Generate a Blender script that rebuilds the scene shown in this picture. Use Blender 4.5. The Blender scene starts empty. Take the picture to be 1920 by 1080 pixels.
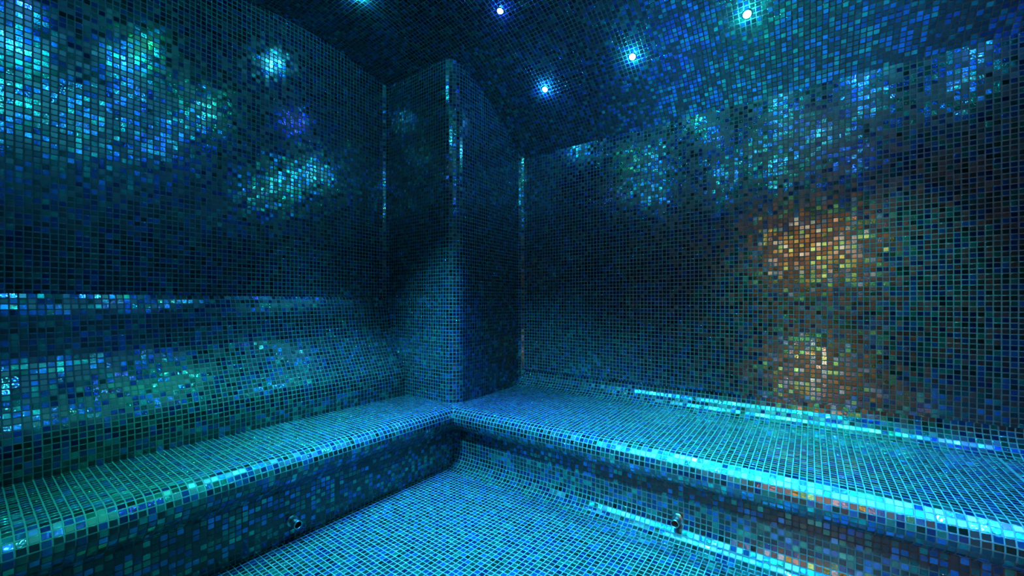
import bpy, math, random
from mathutils import Matrix
import numpy as np

# ------------------------------------------------------------------ frame of reference
# left wall = plane x 0, far right wall = plane y 0, floor = z 0; the room lies at x > 0, y < 0
CAM = np.array((2.70, -2.80, 1.121))
YAW = math.radians(36.262)
FPX, V0 = 762.0, 567.0
scene = bpy.context.scene
col = scene.collection
rng = np.random.default_rng(11)
random.seed(5)

# ------------------------------------------------------------------ camera, world, exposure
cd = bpy.data.cameras.new('camera')
cd.sensor_width = 36.0
cd.lens = FPX / 1920 * 36.0
cd.shift_y = (V0 - 540.0) / 1920.0
cd.clip_start = 0.02
cam = bpy.data.objects.new('camera', cd)
cam.location = CAM
cam.rotation_euler = (math.pi / 2, 0, YAW)
col.objects.link(cam)
scene.camera = cam

world = bpy.data.worlds.new('world')
world.use_nodes = True
world.node_tree.nodes['Background'].inputs[0].default_value = (0.0, 0.0, 0.0, 1)
world.node_tree.nodes['Background'].inputs[1].default_value = 0.0
scene.world = world

scene.view_settings.view_transform = 'Standard'
scene.view_settings.look = 'None'
scene.view_settings.gamma = 1.0
scene.view_settings.use_curve_mapping = False
scene.view_settings.exposure = -0.35

scene.cycles.blur_glossy = 0.0

LAMP_POWER = 920.0
HALO = 0.0072
WARM_POWER = 520.0

# ------------------------------------------------------------------ dimensions
P = 0.025            # mosaic pitch
GAP = 0.0030         # joint width
XC, YC = 0.74, -0.80  # faces of the corner pier
SEAT = 0.421
Y_BACK = -3.0
X_END = 4.12
VY, VR, CROWN = -1.5, 2.15, 2.931
VZ = CROWN - VR
LEDGE = 1.16


def vault_z(y):
    return VZ + np.sqrt(np.maximum(VR ** 2 - (np.asarray(y) - VY) ** 2, 0))


# ------------------------------------------------------------------ materials
def nodes_of(name):
    m = bpy.data.materials.new(name)
    m.use_nodes = True
    nt = m.node_tree
    return m, nt, nt.nodes['Principled BSDF']


def rnd_value(nt):
    g = nt.nodes.new('ShaderNodeNewGeometry')
    o = nt.nodes.new('ShaderNodeObjectInfo')
    a = nt.nodes.new('ShaderNodeMath')
    a.operation = 'ADD'
    nt.links.new(g.outputs['Random Per Island'], a.inputs[0])
    nt.links.new(o.outputs['Random'], a.inputs[1])
    f = nt.nodes.new('ShaderNodeMath')
    f.operation = 'FRACT'
    nt.links.new(a.outputs[0], f.inputs[0])
    return f.outputs[0], g


def ramp(nt, src, stops):
    r = nt.nodes.new('ShaderNodeValToRGB')
    r.color_ramp.interpolation = 'LINEAR'
    e = r.color_ramp.elements
    while len(e) < len(stops):
        e.new(0.5)
    for k, (p, c) in enumerate(stops):
        e[k].position = p
        e[k].color = (*c, 1)
    nt.links.new(src, r.inputs[0])
    return r.outputs[0]


def tile_mat(name, stops, rough, metallic, bump, scale, dist=0.0012, spec=0.5, coat=0.0, ior=1.5):
    m, nt, b = nodes_of(name)
    rv, g = rnd_value(nt)
    nt.links.new(ramp(nt, rv, stops), b.inputs['Base Color'])
    mr = nt.nodes.new('ShaderNodeMapRange')
    mm = nt.nodes.new('ShaderNodeMath')
    mm.operation = 'MULTIPLY'
    mm.inputs[1].default_value = 7.31
    fr = nt.nodes.new('ShaderNodeMath')
    fr.operation = 'FRACT'
    nt.links.new(rv, mm.inputs[0])
    nt.links.new(mm.outputs[0], fr.inputs[0])
    nt.links.new(fr.outputs[0], mr.inputs[0])
    mr.inputs[3].default_value, mr.inputs[4].default_value = rough
    nt.links.new(mr.outputs[0], b.inputs['Roughness'])
    b.inputs['Metallic'].default_value = metallic
    b.inputs['Specular IOR Level'].default_value = spec
    b.inputs['IOR'].default_value = ior
    if bump:
        n = nt.nodes.new('ShaderNodeTexNoise')
        n.inputs['Scale'].default_value = scale
        n.inputs['Detail'].default_value = 1.0
        nt.links.new(g.outputs['Position'], n.inputs['Vector'])
        bp = nt.nodes.new('ShaderNodeBump')
        bp.inputs['Strength'].default_value = bump
        bp.inputs['Distance'].default_value = dist
        nt.links.new(n.outputs['Fac'], bp.inputs['Height'])
        nt.links.new(bp.outputs[0], b.inputs['Normal'])
        if coat:
            n2 = nt.nodes.new('ShaderNodeTexNoise')
            n2.inputs['Scale'].default_value = 130.0
            n2.inputs['Detail'].default_value = 0.0
            nt.links.new(g.outputs['Position'], n2.inputs['Vector'])
            bc = nt.nodes.new('ShaderNodeBump')
            bc.inputs['Strength'].default_value = 0.25
            bc.inputs['Distance'].default_value = 0.0010
            nt.links.new(n2.outputs['Fac'], bc.inputs['Height'])
            nt.links.new(bc.outputs[0], b.inputs['Coat Normal'])
            b.inputs['Coat Weight'].default_value = coat
            b.inputs['Coat Roughness'].default_value = 0.06
            b.inputs['Coat IOR'].default_value = 2.1
    return m


M_PLAIN = tile_mat('plain_glass_tile', [(0.0, (0.001, 0.004, 0.005)), (0.5, (0.002, 0.007, 0.009)), (1.0, (0.003, 0.014, 0.017))],
                   (0.20, 0.31), 0.0, 0.0, 1, spec=1.0)
M_BLUE = tile_mat('rippled_blue_tile', [(0.0, (0.006, 0.03, 0.12)), (0.5, (0.015, 0.085, 0.30)), (1.0, (0.05, 0.25, 0.66))],
                  (0.06, 0.13), 0.9, 0.33, 480.0, coat=0.5, dist=0.0006)
M_GREEN = tile_mat('rippled_green_tile', [(0.0, (0.006, 0.036, 0.03)), (0.5, (0.015, 0.14, 0.105)), (1.0, (0.05, 0.42, 0.32))],
                   (0.06, 0.13), 0.9, 0.33, 480.0, coat=0.5, dist=0.0006)
TILE_MATS = [M_PLAIN, M_BLUE, M_GREEN]
KIND_P = (0.40, 0.32, 0.28)


def simple(name, color, rough=0.5, metallic=0.0, noise=0.0, nscale=60.0):
    m, nt, b = nodes_of(name)
    b.inputs['Roughness'].default_value = rough
    b.inputs['Metallic'].default_value = metallic
    if noise:
        g = nt.nodes.new('ShaderNodeNewGeometry')
        n = nt.nodes.new('ShaderNodeTexNoise')
        n.inputs['Scale'].default_value = nscale
        n.inputs['Detail'].default_value = 3
        nt.links.new(g.outputs['Position'], n.inputs['Vector'])
        lo = tuple(c * (1 - noise) for c in color)
        hi = tuple(min(1, c * (1 + noise)) for c in color)
        nt.links.new(ramp(nt, n.outputs['Fac'], [(0.3, lo), (0.7, hi)]), b.inputs['Base Color'])
    else:
        b.inputs['Base Color'].default_value = (*color, 1)
    return m


M_GROUT = simple('grout', (0.078, 0.080, 0.082), 0.75, 0, 0.18, 90)
M_CHROME = simple('brushed_steel', (0.45, 0.50, 0.50), 0.28, 1.0, 0.1, 200)
M_BORE = simple('dark_bore', (0.01, 0.01, 0.012), 0.6)
M_OAK = simple('oak_veneer', (0.42, 0.25, 0.12), 0.45, 0, 0.3, 14)
M_PLASTER = simple('warm_plaster', (0.70, 0.55, 0.38), 0.8, 0, 0.06, 8)
M_ADDED_PANEL = simple('added_panel_dark', (0.06, 0.035, 0.02), 0.4, 0, 0.3, 10)  # dark finish of the panel added to the corridor wall
M_STONE = simple('beige_stone', (0.55, 0.42, 0.28), 0.35, 0, 0.15, 12)


def emit(name, color, strength):
    m, nt, b = nodes_of(name)
    b.inputs['Base Color'].default_value = (0.8, 0.8, 0.8, 1)
    b.inputs['Emission Color'].default_value = (*color, 1)
    b.inputs['Emission Strength'].default_value = strength
    return m


# ------------------------------------------------------------------ object helpers
def link(o, parent=None):
    col.objects.link(o)
    if parent is not None:
        o.parent = parent
    return o


def mesh_obj(name, verts, faces, mat, parent=None, smooth=False):
    me = bpy.data.meshes.new(name)
    me.from_pydata([tuple(map(float, v)) for v in verts], [], faces)
    me.materials.append(mat)
    if smooth:
        me.polygons.foreach_set('use_smooth', [True] * len(me.polygons))
    me.update()
    return link(bpy.data.objects.new(name, me), parent)


def tag(o, label, cat, kind=None, group=None):
    o['label'] = label
    o['category'] = cat
    if kind:
        o['kind'] = kind
    if group:
        o['group'] = group
    return o


def empty(name, loc=(0, 0, 0)):
    o = bpy.data.objects.new(name, None)
    o.empty_display_size = 0.1
    o.location = loc
    return link(o)


def prism(name, poly, axis, a0, a1, to3, mat, parent=None):
    """closed profile polygon swept along an axis, capped"""
    n = len(poly)
    v = [to3(p, a0) for p in poly] + [to3(p, a1) for p in poly]
    f = [(i, (i + 1) % n, n + (i + 1) % n, n + i) for i in range(n)]
    f += [tuple(range(n - 1, -1, -1)), tuple(range(n, 2 * n))]
    return mesh_obj(name, v, f, mat, parent)


def lathe(name, prof, mat, parent=None, n=28, smooth=True, closed=False):
    """profile of (radius, z) turned round z"""
    v, f = [], []
    for (r, z) in prof:
        for k in range(n):
            a = 2 * math.pi * k / n
            v.append((r * math.cos(a), r * math.sin(a), z))
    m = len(prof)
    for i in range(m - 1):
        for k in range(n):
            k2 = (k + 1) % n
            f.append((i * n + k, i * n + k2, (i + 1) * n + k2, (i + 1) * n + k))
    if prof[0][0] > 0 and closed:
        f.append(tuple(range(n - 1, -1, -1)))
        f.append(tuple((m - 1) * n + k for k in range(n)))
    return mesh_obj(name, v, f, mat, parent, smooth)


def box(name, a, b, mat, parent=None):
    (x0, y0, z0), (x1, y1, z1) = a, b
    v = [(x0, y0, z0), (x1, y0, z0), (x1, y1, z0), (x0, y1, z0), (x0, y0, z1), (x1, y0, z1), (x1, y1, z1), (x0, y1, z1)]
    f = [(0, 3, 2, 1), (4, 5, 6, 7), (0, 1, 5, 4), (1, 2, 6, 5), (2, 3, 7, 6), (3, 0, 4, 7)]
    return mesh_obj(name, v, f, mat, parent)


# ------------------------------------------------------------------ mosaic machinery
def arc(c, r, a0, a1, n=14):
    return [(c[0] + r * math.cos(math.radians(a0 + (a1 - a0) * k / n)), c[1] + r * math.sin(math.radians(a0 + (a1 - a0) * k / n)))
            for k in range(n + 1)]


def spline(pts, n=10):
    pts = [np.array(p, float) for p in pts]
    q = [2 * pts[0] - pts[1]] + pts + [2 * pts[-1] - pts[-2]]
    out = []
    for i in range(1, len(q) - 2):
        for k in range(n):
            t = k / n
            a, b, c, d = q[i - 1], q[i], q[i + 1], q[i + 2]
            out.append(tuple(0.5 * ((2 * b) + (c - a) * t + (2 * a - 5 * b + 4 * c - d) * t * t + (3 * b - a - 3 * c + d) * t ** 3)))
    out.append(tuple(pts[-1]))
    return out


def walk(poly, pitch=P, from_end=False, exact=False):
    """points, tangents and real pitch along a polyline, one per tile"""
    q = np.array(poly, float)
    seg = np.diff(q, axis=0)
    ln = np.hypot(seg[:, 0], seg[:, 1])
    s = np.concatenate([[0], np.cumsum(ln)])
    L = s[-1]
    if exact:
        n = int(L / pitch + 0.999)
        pt = pitch
    else:
        n = max(1, int(round(L / pitch)))
        pt = L / n
    a = np.arange(n) * pt
    b = np.minimum(a + pt, L)
    if from_end:
        a, b = L - b, L - a
    A = np.stack([np.interp(a, s, q[:, 0]), np.interp(a, s, q[:, 1])], 1)
    B = np.stack([np.interp(b, s, q[:, 0]), np.interp(b, s, q[:, 1])], 1)
    C = (A + B) / 2
    T = B - A
    W = np.hypot(T[:, 0], T[:, 1])
    ok = W > 0.35 * pitch
    return C[ok], (T / np.maximum(W, 1e-9)[:, None])[ok], W[ok]


def chords(poly, pitch=P):
    """the same line as a row of flat facets, one tile pitch each, so that tiles lie flush on their bed"""
    q = np.array(poly, float)
    ln = np.hypot(*np.diff(q, axis=0).T)
    s = np.concatenate([[0], np.cumsum(ln)])
    a = np.linspace(0, s[-1], max(1, int(round(s[-1] / pitch))) + 1)
    return [(float(np.interp(v, s, q[:, 0])), float(np.interp(v, s, q[:, 1]))) for v in a]


def facets(pts):
    q = np.array(pts, float)
    T = np.diff(q, axis=0)
    W = np.hypot(T[:, 0], T[:, 1])
    return (q[1:] + q[:-1]) / 2, T / W[:, None], W


def grid(prof_parts, run, to3, to3v, side):
    """tile frames of a profile swept along its axis. side: +1/-1 picks the normal's side of the tangent"""
    C, T, W = [], [], []
    for pr in prof_parts:
        c, t, w = pr
        C.append(c), T.append(t), W.append(w)
    C, T, W = np.concatenate(C), np.concatenate(T), np.concatenate(W)
    N = np.stack([-T[:, 1], T[:, 0]], 1) * side
    run = np.asarray(run)
    c3 = np.concatenate([to3(C, r) for r in run])
    t3 = np.tile(to3v(T), (len(run), 1))
    n3 = np.tile(to3v(N), (len(run), 1))
    a3 = np.cross(n3, t3)
    w = np.tile(W, len(run))
    return dict(c=c3, t=t3, n=n3, a=a3, w=w)


def filt(g, keep):
    return {k: v[keep] for k, v in g.items()}


def merge(*gs):
    return {k: np.concatenate([g[k] for g in gs]) for k in gs[0]}


def px_size(g):
    """how large each tile shows, in square pixels of the 1920 frame (0 when out of frame or turned away)"""
    s, c = math.sin(YAW), math.cos(YAW)
    d = g['c'] - CAM
    fw = -s * d[:, 0] + c * d[:, 1]
    rt = c * d[:, 0] + s * d[:, 1]
    z = np.maximum(fw, 1e-3)
    u = 960 + FPX * rt / z
    v = V0 - FPX * d[:, 2] / z
    ok = (fw > 0.1) & (u > 4) & (u < 1916) & (v > 4) & (v < 1076)
    dist = np.linalg.norm(d, axis=1)
    cosv = -(d * g['n']).sum(1) / dist
    area = (FPX / z) ** 2 * g['w'] * P * np.maximum(cosv, 0) * (dist / z)
    return np.where(ok, area, 0.0)


LIFT, BEV, DEPTH = 0.0007, 0.0014, 0.0035
ONE = {}


def unit_tile(k):
    """a bevelled mosaic tile of one pitch, top at z LIFT"""
    if k not in ONE:
        h, t = 0.5 - GAP / P / 2, 0.5 - GAP / P / 2 - BEV / P
        v = []
        for r, z in ((t, LIFT), (h - BEV * 0.42 / P, LIFT - BEV * 0.30), (h, LIFT - BEV * 1.5), (h, -DEPTH)):
            v += [(-r * P, -r * P, z), (r * P, -r * P, z), (r * P, r * P, z), (-r * P, r * P, z)]
        f = [(0, 1, 2, 3)]
        for b in (0, 4, 8):
            for i in range(4):
                j = (i + 1) % 4
                f.append((b + i, b + 4 + i, b + 4 + j, b + j))
        f.append((15, 14, 13, 12))
        me = bpy.data.meshes.new('tile')
        me.from_pydata(v, [], f)
        me.materials.append(TILE_MATS[k])
        me.polygons.foreach_set('use_smooth', [False] + [True] * 8 + [False] * 5)
        ONE[k] = me
    return ONE[k]


def jitter(g, tilt):
    n = len(g['c'])
    a, b = rng.normal(0, tilt, n), rng.normal(0, tilt, n)
    t = g['t'] + a[:, None] * g['n']
    x = g['a'] + b[:, None] * g['n']
    t /= np.linalg.norm(t, axis=1)[:, None]
    x -= (x * t).sum(1)[:, None] * t
    x /= np.linalg.norm(x, axis=1)[:, None]
    nn = np.cross(t, x)
    c = g['c'] + g['t'] * rng.normal(0, 0.00022, n)[:, None] + g['a'] * rng.normal(0, 0.00022, n)[:, None]
    return dict(c=c, t=t, a=x, n=nn, w=g['w'])


TOTAL = [0]


def lay(parts_grids, n_single, tilt=0.012):
    """tiles as parts: the n_single that show largest are objects of their own, the rest one field per part"""
    sizes = [px_size(g) for _, g in parts_grids]
    if n_single:
        allsz = np.concatenate(sizes)
        cut = max(np.sort(allsz)[::-1][min(n_single, len(allsz)) - 1], 1e-6)
    else:
        cut = np.inf
    for (parent, g), sz in zip(parts_grids, sizes):
        n = len(g['c'])
        TOTAL[0] += n
        kind = rng.choice(3, n, p=KIND_P)
        j = jitter(g, tilt)
        single = sz >= cut
        off = np.array(parent_offset(parent))
        for i in np.nonzero(single)[0]:
            o = bpy.data.objects.new('tile', unit_tile(int(kind[i])))
            t, a, nn, c = j['t'][i], j['a'][i], j['n'][i], j['c'][i] - off
            sx = j['w'][i] / P
            o.matrix_local = Matrix(((t[0] * sx, a[0], nn[0], c[0]), (t[1] * sx, a[1], nn[1], c[1]), (t[2] * sx, a[2], nn[2], c[2]), (0, 0, 0, 1)))
            col.objects.link(o)
            o.parent = parent
            o.matrix_parent_inverse = Matrix.Identity(4)
        rest = ~single
        if rest.any():
            field({k: v[rest] for k, v in j.items()}, kind[rest], parent, off)


def parent_offset(o):
    p = np.zeros(3)
    while o is not None:
        p += np.array(o.location)
        o = o.parent
    return p


def field(j, kind, parent, off):
    n = len(j['c'])
    hw = (j['w'] - GAP) / 2
    ha = (P - GAP) / 2
    sg = np.array([(-1, -1), (1, -1), (1, 1), (-1, 1)], float)
    rings = ((BEV, LIFT), (BEV * 0.42, LIFT - BEV * 0.30), (0.0, LIFT - BEV * 1.5))
    V = np.zeros((n, 12, 3))
    for k in range(4):
        for lvl, (ins, z) in enumerate(rings):
            V[:, lvl * 4 + k] = (j['c'] - off + j['t'] * (sg[k, 0] * (hw - ins))[:, None] + j['a'] * (sg[k, 1] * (ha - ins)) + j['n'] * z)
    fl = [(0, 1, 2, 3)]
    for b in (0, 4):
        fl += [(b + i, b + 4 + i, b + 4 + (i + 1) % 4, b + (i + 1) % 4) for i in range(4)]
    fl = np.array(fl)
    F = (np.arange(n)[:, None, None] * 12 + fl[None]).reshape(-1)
    me = bpy.data.meshes.new('tile_field')
    me.vertices.add(n * 12)
    me.vertices.foreach_set('co', V.reshape(-1))
    me.loops.add(n * 36)
    me.loops.foreach_set('vertex_index', F.astype(np.int32))
    me.polygons.add(n * 9)
    me.polygons.foreach_set('loop_start', np.arange(n * 9, dtype=np.int32) * 4)
    for m in TILE_MATS:
        me.materials.append(m)
    me.polygons.foreach_set('material_index', np.repeat(kind, 9).astype(np.int32))
    me.update(calc_edges=True)
    me.polygons.foreach_set('use_smooth', np.tile(np.array([0] + [1] * 8, dtype=bool), n))
    o = bpy.data.objects.new('tile_field', me)
    o['kind'] = 'stuff'
    return link(o, parent)


# axis maps: profile (s, z) swept along y (s = x), swept along x (s = -y); plan path (x, y) swept along z
def along_y(C, r):
    return np.stack([C[:, 0], np.full(len(C), r), C[:, 1]], 1)


def along_y_v(T):
    return np.stack([T[:, 0], np.zeros(len(T)), T[:, 1]], 1)


def along_x(C, r):
    return np.stack([np.full(len(C), r), -C[:, 0], C[:, 1]], 1)


def along_x_v(T):
    return np.stack([np.zeros(len(T)), -T[:, 0], T[:, 1]], 1)


def along_z(C, r):
    return np.stack([C[:, 0], C[:, 1], np.full(len(C), r)], 1)


def along_z_v(T):
    return np.stack([T[:, 0], T[:, 1], np.zeros(len(T))], 1)


# ------------------------------------------------------------------ bench profiles (s from the wall, z), wall to floor
BACK = spline([(0.0, LEDGE), (0.016, 1.128), (0.030, 1.085), (0.040, 1.03), (0.049, 0.967), (0.072, 0.868), (0.115, 0.775),
               (0.170, 0.680), (0.208, 0.605), (0.225, 0.535), (0.229, 0.47), (0.229, SEAT)])
L_SEAT = [(0.229, SEAT), (0.705, SEAT)] + spline([(0.705, SEAT), (0.745, 0.416), (0.778, 0.399), (0.797, 0.370), (0.800, 0.338),
                                                 (0.788, 0.308), (0.766, 0.282), (0.742, 0.262), (0.724, 0.240)])[1:]
L_RISE = [(0.724, 0.240), (0.722, 0.0)]
R_SEAT = arc((0.13, 0.565), 0.13, 180, 268, 14) + [(0.30, 0.430), (0.775, 0.422)] + spline(
    [(0.775, 0.422), (0.815, 0.417), (0.848, 0.400), (0.867, 0.370), (0.870, 0.338), (0.858, 0.307), (0.832, 0.281), (0.797, 0.261), (0.762, 0.246)])[1:]
R_RISE = [(0.762, 0.246), (0.760, 0.105)] + arc((0.860, 0.10), 0.10, 180, 270, 12)[1:]
R_FRONT = 0.860
E_SEAT = chords([(0.0, SEAT), (0.705, SEAT)] + L_SEAT[2:])
BACK, L_SEAT, L_RISE, R_SEAT, R_RISE = (chords(q) for q in (BACK, L_SEAT, L_RISE, R_SEAT, R_RISE))


def front_s(prof, z):
    """outermost s of a profile at height z (0 where it has none)"""
    q = np.array(prof)
    o = np.argsort(q[:, 1])
    return np.interp(z, q[o, 1], q[o, 0])


L_FACE = [p for p in L_SEAT if p[0] > 0.7 and p[1] < 0.4205] + L_RISE[1:]
R_FACE = [p for p in R_SEAT if p[0] > 0.76 and p[1] < 0.4215] + R_RISE[1:]
T_FRONT = X_END - 0.80   # nose of the end bench


def L_x(z):
    return np.where(z > 0.418, 0.72, front_s(L_FACE, z))


def R_y(z):
    return -np.where(z > 0.418, 0.79, front_s(R_FACE, z))


def back_x(z):
    return np.where(z > LEDGE, 0.0, np.where(z < SEAT, 0.229, front_s(BACK, z)))


# ------------------------------------------------------------------ setting: floor, walls, pier, vault
def solid(name, label, cat, kind='structure'):
    return tag(empty(name), label, cat, kind)


# floor
floor = solid('floor', 'blue and cyan glass mosaic floor between the tiled benches', 'floor')
prism('screed', [(0.5, -0.0), (X_END - 0.5, 0.0), (X_END - 0.5, -0.12), (0.5, -0.12)], 'y', Y_BACK, -0.70, lambda p, a: (p[0], a, p[1] - 0.0), M_GROUT, floor)
xs = np.arange(0.722 + P / 2, T_FRONT + 0.09, P)
ys = np.arange(-R_FRONT - P / 2, Y_BACK, -P)
gx, gy = np.meshgrid(xs, ys)
n = gx.size
g_floor = dict(c=np.stack([gx.ravel(), gy.ravel(), np.zeros(n)], 1), t=np.tile((1.0, 0, 0), (n, 1)), a=np.tile((0, 1.0, 0), (n, 1)),
               n=np.tile((0, 0, 1.0), (n, 1)), w=np.full(n, P))
lay([(floor, g_floor)], 300, 0.006)

# left wall
wl = solid('wall_left', 'dark blue mosaic wall above the bench with the curved backrest', 'wall')
box('wall_core', (-0.12, Y_BACK, 0.0), (0, YC, 3.05), M_GROUT, wl)
FIL = 0.06
zrow = np.arange(P / 2, 3.0, P)
plan = walk([(0, YC - FIL), (0, Y_BACK)], exact=True)
g = grid([plan], zrow, along_z, along_z_v, +1)
g = filt(g, (g['c'][:, 2] > LEDGE) & (g['c'][:, 2] < vault_z(g['c'][:, 1]) + 0.008))
lay([(wl, g)], 300)

# right wall
wr = solid('wall_right', 'blue mosaic wall with broken orange reflections above the deep bench', 'wall')
box('wall_core', (XC, 0.0, 0.0), (X_END, 0.12, 2.5), M_GROUT, wr)
plan = walk([(XC + FIL, 0), (X_END, 0)], exact=True)
g = grid([plan], zrow + 0.003, along_z, along_z_v, -1)
g = filt(g, (g['c'][:, 2] > 0.565) & (g['c'][:, 2] < vault_z(0) + 0.008))
lay([(wr, g)], 300)

# corner pier with rounded edge and coved joints to both walls
pier = solid('column', 'rounded mosaic pier standing in the corner between the two benches', 'column')
pa = arc((FIL, YC - FIL), FIL, 180, 90, 8)
pb = [(XC - 0.10, YC)] + arc((XC - 0.10, YC + 0.10), 0.10, -90, 0, 12)
pc = [(XC, -FIL)] + arc((XC + FIL, -FIL), FIL, 180, 90, 8)[1:]
plan_all = chords(pa + pb + pc)
prism('pier_core', plan_all + [(XC + FIL, 0.08), (-0.08, 0.08), (-0.08, YC - FIL)], 'z', 0.0, 3.05, lambda p, a: (p[0], p[1], a), M_GROUT, pier)
plan = facets(plan_all)
g = grid([plan], zrow, along_z, along_z_v, -1)
cx, cy, cz = g['c'].T
keep = (cz < vault_z(cy) + 0.008) & (cz > SEAT - 0.01) & ((cx > back_x(cz) - 0.004) | (cy > YC + 0.05))
g = filt(g, keep)
lay([(pier, g)], 300)

# vaulted ceiling
ceil = solid('ceiling', 'barrel vaulted mosaic ceiling with small recessed star lights', 'ceiling')
vp = chords([(-y, float(vault_z(y))) for y in np.linspace(0.0, Y_BACK, 300)])
top = [(s, z + 0.10) for s, z in vp]
prism('vault_core', vp + top[::-1], 'x', -0.02, X_END + 0.02, lambda p, a: (a, -p[0], p[1]), M_GROUT, ceil)
g = grid([facets(vp)], np.arange(P / 2, X_END, P), along_x, along_x_v, -1)
cx, cy, cz = g['c'].T
g = filt(g, ~((cx < XC - 0.03) & (cy > YC + 0.03)))


def on_vault(u, v):
    s, c = math.sin(YAW), math.cos(YAW)
    uu = (u - 960) / FPX
    d = np.array((-s + c * uu, c + s * uu, (V0 - v) / FPX))
    t = np.linspace(0.5, 6, 40000)
    q = CAM[None] + t[:, None] * d[None]
    k = np.argmax(q[:, 2] > vault_z(q[:, 1]))
    return q[k]


def vault_normal(y):
    v = np.array((0, y - VY, float(vault_z(y)) - VZ))
    return -v / np.linalg.norm(v)


LAMPS_SEEN = [on_vault(*q) for q in ((1022, 167), (1186, 106), (1401, 26), (938, 20), (672, -8))]
lay([(ceil, g)], 300, 0.010)

# end wall and back wall (beside and behind the camera)
we = solid('wall_end', 'blue mosaic wall closing the room beyond the bench return', 'wall')
box('wall_core', (X_END, Y_BACK, 0), (X_END + 0.12, 0, 3.05), M_GROUT, we)
g = grid([walk([(X_END, 0), (X_END, Y_BACK)], exact=True)], zrow, along_z, along_z_v, -1)
g = filt(g, (g['c'][:, 2] > SEAT) & (g['c'][:, 2] < vault_z(g['c'][:, 1]) + 0.008))
lay([(we, g)], 0)

DX0, DX1, DZ = 2.28, 3.25, 2.12
wb = solid('wall_back', 'blue mosaic wall around the doorway behind the viewer', 'wall')
box('wall_core', (-0.02, Y_BACK - 0.12, 0), (DX0, Y_BACK, 2.36), M_GROUT, wb)
box('wall_core', (DX1, Y_BACK - 0.12, 0), (X_END + 0.02, Y_BACK, 2.36), M_GROUT, wb)
box('wall_core', (DX0, Y_BACK - 0.12, DZ), (DX1, Y_BACK, 2.36), M_GROUT, wb)
g = grid([walk([(0.0, Y_BACK), (X_END, Y_BACK)], exact=True)], zrow, along_z, along_z_v, +1)
cx, cy, cz = g['c'].T
g = filt(g, (cz < 2.33) & ~((cx > DX0 - 0.03) & (cx < DX1 + 0.03) & (cz < DZ + 0.03)))
lay([(wb, g)], 0)

# ------------------------------------------------------------------ benches
def clear_of_pier(x, y):
    inside = (x < XC) & (y > YC)
    corner = (x > XC - 0.10) & (y < YC + 0.10)
    return ~inside | (corner & (np.hypot(x - XC + 0.10, y - YC - 0.10) > 0.098))


def left_share(x, y):
    return (x - 0.71) * 1.1 < (-0.77 - y)


bl = tag(empty('bench'), 'mosaic bench with a curved lumbar backrest along the dark wall', 'bench', group='tiled benches')
poly = [(0.0, SEAT - 0.02)] + [(0.0, SEAT)] + [p for p in L_SEAT] + L_RISE[1:] + [(0.0, 0.0)]
sb = prism('seat_body', poly, 'y', Y_BACK, -0.755, lambda p, a: (p[0], a, p[1]), M_GROUT, bl)
poly = BACK + [(-0.002, SEAT), (-0.002, LEDGE)]
bb = prism('backrest', poly, 'y', Y_BACK, YC + 0.01, lambda p, a: (p[0], a, p[1]), M_GROUT, bl)
runL = np.arange(YC + P / 2 + 0.10, Y_BACK, -P)
g1 = grid([facets(L_SEAT), facets(L_RISE)], runL, along_y, along_y_v, +1)
cx, cy, cz = g1['c'].T
flat = cz > 0.4175
keepL = np.where(flat, clear_of_pier(cx, cy) & left_share(cx, cy), cy < R_y(cz) + 0.002)
g1 = filt(g1, keepL)
g2 = grid([facets(BACK)], np.arange(YC - P / 2, Y_BACK, -P), along_y, along_y_v, +1)
lay([(sb, g1), (bb, g2)], 300)

br = tag(empty('bench'), 'deep mosaic bench with bright rounded edge under the orange reflections', 'bench', group='tiled benches')
poly = R_SEAT + R_RISE[1:] + [(0.86, -0.02), (0.0, -0.02)]
rb = prism('seat_body', poly, 'x', 0.715, X_END, lambda p, a: (a, -p[0], p[1]), M_GROUT, br)
runR = np.arange(XC - 0.10 + P / 2, X_END, P)
g1 = grid([facets(R_SEAT), facets(R_RISE)], runR, along_x, along_x_v, +1)
cx, cy, cz = g1['c'].T
flat = cz > 0.4175
keepR = np.where(flat, clear_of_pier(cx, cy) & ~left_share(cx, cy), cx > L_x(cz) - 0.002)
g1 = filt(g1, keepR)
g1['c'][:, 0] += np.where((g1['c'][:, 0] > T_FRONT + 0.035) & (g1['c'][:, 1] < -0.11), 0.007, 0.0)
lay([(rb, g1)], 300)

# end bench returning along the end wall, just past the frame
be = tag(empty('bench'), 'bench return joining the deep bench at the far end', 'bench', group='tiled benches')
poly = [(0.0, SEAT)] + E_SEAT[1:] + L_RISE[1:] + [(0.0, 0.0)]
eb = prism('seat_body', poly, 'y', Y_BACK, -0.74, lambda p, a: (X_END - p[0], a, p[1]), M_GROUT, be)


def along_ye(C, r):
    return np.stack([X_END - C[:, 0], np.full(len(C), r), C[:, 1]], 1)


def along_ye_v(T):
    return np.stack([-T[:, 0], np.zeros(len(T)), T[:, 1]], 1)


g1 = grid([facets(E_SEAT), facets(L_RISE)], np.arange(-0.13, Y_BACK, -P), along_ye, along_ye_v, +1)
cx, cy, cz = g1['c'].T
g1 = filt(g1, cy < R_y(np.minimum(cz, 0.417)) - 0.012)
lay([(eb, g1)], 0)

# ------------------------------------------------------------------ star lights in the vault
LENS = {}


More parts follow.
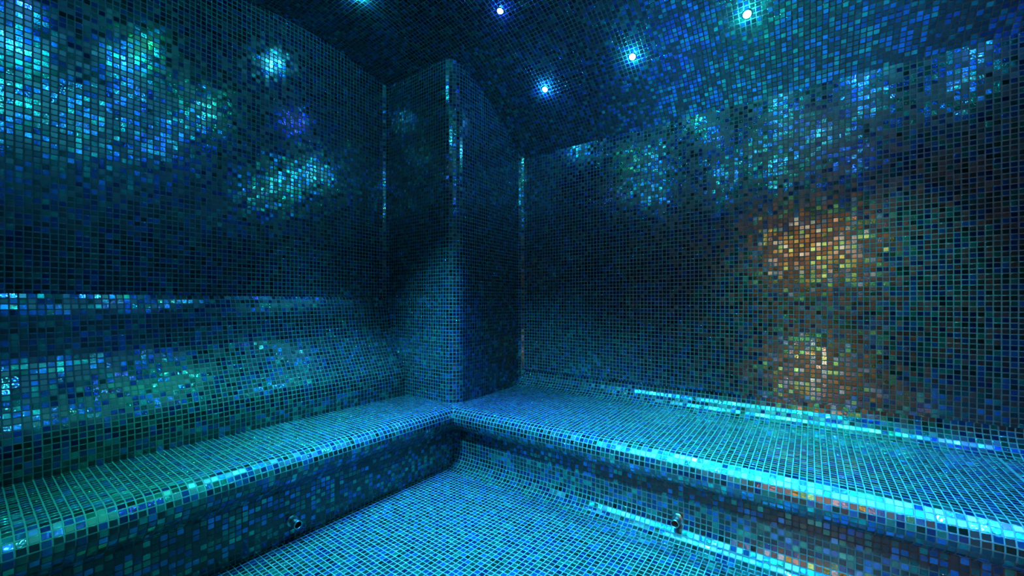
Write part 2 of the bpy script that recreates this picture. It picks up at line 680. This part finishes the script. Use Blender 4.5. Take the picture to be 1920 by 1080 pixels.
def star_light(q, color, power, label, cone=75, aim=1.0):
    nrm = vault_normal(q[1])
    t = empty('ceiling_light', q)
    a = math.atan2(nrm[1], -nrm[2])
    t.rotation_euler = (a, 0, 0)
    tag(t, label, 'ceiling light', group='star lights in the vault')
    lathe('bezel', [(0.0165, 0.002), (0.0165, -0.004), (0.019, -0.006), (0.0215, -0.0055), (0.023, -0.002), (0.023, 0.003)], M_CHROME, t, 28)
    if color not in LENS:
        LENS[color] = emit('led_lens', tuple(0.35 + 0.65 * c for c in color), 60.0)
    lathe('lens', [(0.0, -0.0062), (0.008, -0.0058), (0.0162, -0.0035), (0.0164, 0.0)], LENS[color], t, 24)
    ld = bpy.data.lights.new('star_lamp', 'SPOT')
    ld.energy = power
    ld.color = color
    ld.shadow_soft_size = 0.012
    ld.spot_size = math.radians(cone)
    ld.spot_blend = 1.0
    lo = bpy.data.objects.new('star_lamp', ld)
    lo.location = (0, 0, -0.022)
    lo.rotation_euler = (a * (aim - 1.0), 0, 0)
    link(lo, t)
    pd = bpy.data.lights.new('star_halo', 'POINT')
    pd.energy = LAMP_POWER * HALO * min(1.0, power / LAMP_POWER) * (0.3 if color in (GREEN, BLUE) else 1.0)
    pd.color = color
    pd.shadow_soft_size = 0.010
    po = bpy.data.objects.new('star_halo', pd)
    po.location = (0, 0, -0.020)
    link(po, t)
    return t


CYAN, TEAL, AZURE, BLUE, GREEN = (0.025, 0.52, 0.90), (0.025, 0.64, 0.70), (0.015, 0.27, 1.0), (0.02, 0.11, 1.0), (0.015, 0.80, 0.38)
seen = [(AZURE, 1.0, 1.0, 'small bright star light on the vault nearest the corner pier'),
        (CYAN, 1.2, 0.2, 'small star light in the middle of the sloping row of three'),
        (TEAL, 1.2, 0.05, 'largest star light, highest of the sloping row of three'),
        (BLUE, 1.7, 0.2, 'blue star light near the crown straight above the pier'),
        (CYAN, 1.0, 1.0, 'star light cut off by the top of the picture')]
for q, (c, k, aim, lab) in zip(LAMPS_SEEN, seen):
    star_light(q, c, LAMP_POWER * k, lab, 46, aim)


def unseen(x, y, c, k=1.0, aim=1.0, cone=54):
    star_light(np.array((x, y, float(vault_z(y)))), c, LAMP_POWER * k, 'star light on the vault outside the picture', cone, aim)


for x, y, c, k, aim in ((3.05, -0.38, TEAL, 1.0, 0.05), (3.62, -0.38, BLUE, 1.0, 0.3), (1.83, -1.45, TEAL, 1.0, 1.0), (3.05, -1.45, AZURE, 0.8, 1.0),
                        (0.95, -2.05, GREEN, 1.2, 0.0), (0.55, -2.6, AZURE, 0.12, 0.3), (1.22, -2.1, CYAN, 0.8, 1.0),
                        (1.0, -2.62, CYAN, 1.5, 1.15), (1.83, -2.62, CYAN, 0.85, 1.05), (2.44, -2.62, TEAL, 0.6, 0.9), (3.05, -2.62, AZURE, 0.35, 0.9)):
    unseen(x, y, c, k, aim)
for x, y, c in ((1.9, -1.95, AZURE), (2.5, -1.45, CYAN), (2.5, -1.95, CYAN), (3.1, -1.95, CYAN), (3.65, -1.45, AZURE), (3.65, -2.0, CYAN), (2.2, -2.3, TEAL), (2.8, -2.3, CYAN)):
    unseen(x, y, c, 0.4)

# ------------------------------------------------------------------ water spouts on the bench fronts
def spout(loc, rot, label):
    t = empty('water_spout', loc)
    t.scale = (1.45, 1.45, 1.1)
    t.rotation_euler = rot
    tag(t, label, 'spout', group='pipe spouts on the bench fronts')
    lathe('flange', [(0.0, 0.0), (0.019, 0.0), (0.019, 0.003), (0.0145, 0.006), (0.0125, 0.006)], M_CHROME, t, 28)
    lathe('pipe', [(0.0125, 0.004), (0.0125, 0.022), (0.0138, 0.0225), (0.0138, 0.026), (0.0132, 0.0265), (0.0132, 0.050), (0.0125, 0.052), (0.0108, 0.052), (0.0106, 0.050), (0.0106, 0.016)], M_CHROME, t, 28)
    lathe('bore', [(0.0106, 0.018), (0.0, 0.018)], M_BORE, t, 28)
    return t


def on_plane(u, v, axis, val):
    s, c = math.sin(YAW), math.cos(YAW)
    uu = (u - 960) / FPX
    d = np.array((-s + c * uu, c + s * uu, (V0 - v) / FPX))
    return CAM + d * (val - CAM[axis]) / d[axis]


q = on_plane(548, 977, 0, 0.722)
spout(q, (0, math.pi / 2, 0), 'short metal pipe spout on the front of the bench with the backrest')
q = on_plane(1271, 973, 1, -0.760)
spout(q, (math.pi / 2, 0, 0), 'short metal pipe spout on the front of the deep bench')

# ------------------------------------------------------------------ doorway and the warm corridor behind the camera
door = solid('door_1', 'oak framed doorway open to a warmly lit corridor', 'doorway')
box('jamb', (DX0 - 0.02, Y_BACK - 0.13, 0), (DX0 + 0.02, Y_BACK + 0.01, DZ), M_OAK, door)
box('jamb', (DX1 - 0.02, Y_BACK - 0.13, 0), (DX1 + 0.02, Y_BACK + 0.01, DZ), M_OAK, door)
box('lintel', (DX0 - 0.02, Y_BACK - 0.13, DZ - 0.02), (DX1 + 0.02, Y_BACK + 0.01, DZ + 0.02), M_OAK, door)
wc = solid('wall_corridor', 'warm plastered corridor wall facing the doorway', 'wall')
box('plaster', (0.9, -4.72, -0.02), (4.6, -4.60, 2.5), M_PLASTER, wc)
fc = solid('floor_corridor', 'beige stone corridor floor outside the doorway', 'floor')
box('paving', (0.9, -4.60, -0.12), (4.6, Y_BACK - 0.0, 0.0), M_STONE, fc)
cc = solid('ceiling_corridor', 'plain plaster corridor ceiling outside the doorway', 'ceiling')
box('plaster', (0.9, -4.72, 2.5), (4.6, Y_BACK - 0.12, 2.6), M_PLASTER, cc)
box('added_dark_panel', (0.9, -4.60, 0.55), (4.6, -4.57, 1.50), M_ADDED_PANEL, wc)  # unseen panel, added to darken the middle of the warm reflection
WARM = (1.0, 0.50, 0.17)
for x in (2.45, 3.0):
    t = tag(empty('corridor_light', (x, -4.32, 2.5)), 'warm recessed downlight in the corridor ceiling', 'ceiling light', group='corridor downlights')
    lathe('bezel', [(0.040, 0.0), (0.040, -0.006), (0.052, -0.006), (0.055, 0.0)], M_CHROME, t, 28)
    lathe('lens', [(0.0, -0.002), (0.040, -0.002)], emit('warm_glass', WARM, 20.0), t, 24)
    ld = bpy.data.lights.new('warm_lamp', 'SPOT')
    ld.energy = WARM_POWER
    ld.color = WARM
    ld.spot_size = math.radians(95)
    ld.spot_blend = 0.8
    ld.shadow_soft_size = 0.04
    lo = bpy.data.objects.new('warm_lamp', ld)
    lo.location = (0, 0, -0.03)
    link(lo, t)


t = tag(empty('added_low_light', (2.72, -4.60, 0.30)), 'added warm light low on the unseen corridor wall, lifts the lower reflection', 'added light')  # made-up fixture, added to brighten the lower part of the warm reflection
box('housing', (-0.11, 0.0, -0.05), (0.11, 0.03, 0.05), M_CHROME, t)
box('lens', (-0.10, 0.03, -0.04), (0.10, 0.034, 0.04), emit('warm_glass', WARM, 40.0), t)
ld = bpy.data.lights.new('added_low_lamp', 'SPOT')  # spot of the added low fixture
ld.energy = 25.0
ld.color = WARM
ld.spot_size = math.radians(150)
ld.spot_blend = 0.6
ld.shadow_soft_size = 0.04
lo = bpy.data.objects.new('added_low_lamp', ld)
lo.location = (0, 0.08, 0)
lo.rotation_euler = (math.radians(35), 0, 0)
link(lo, t)
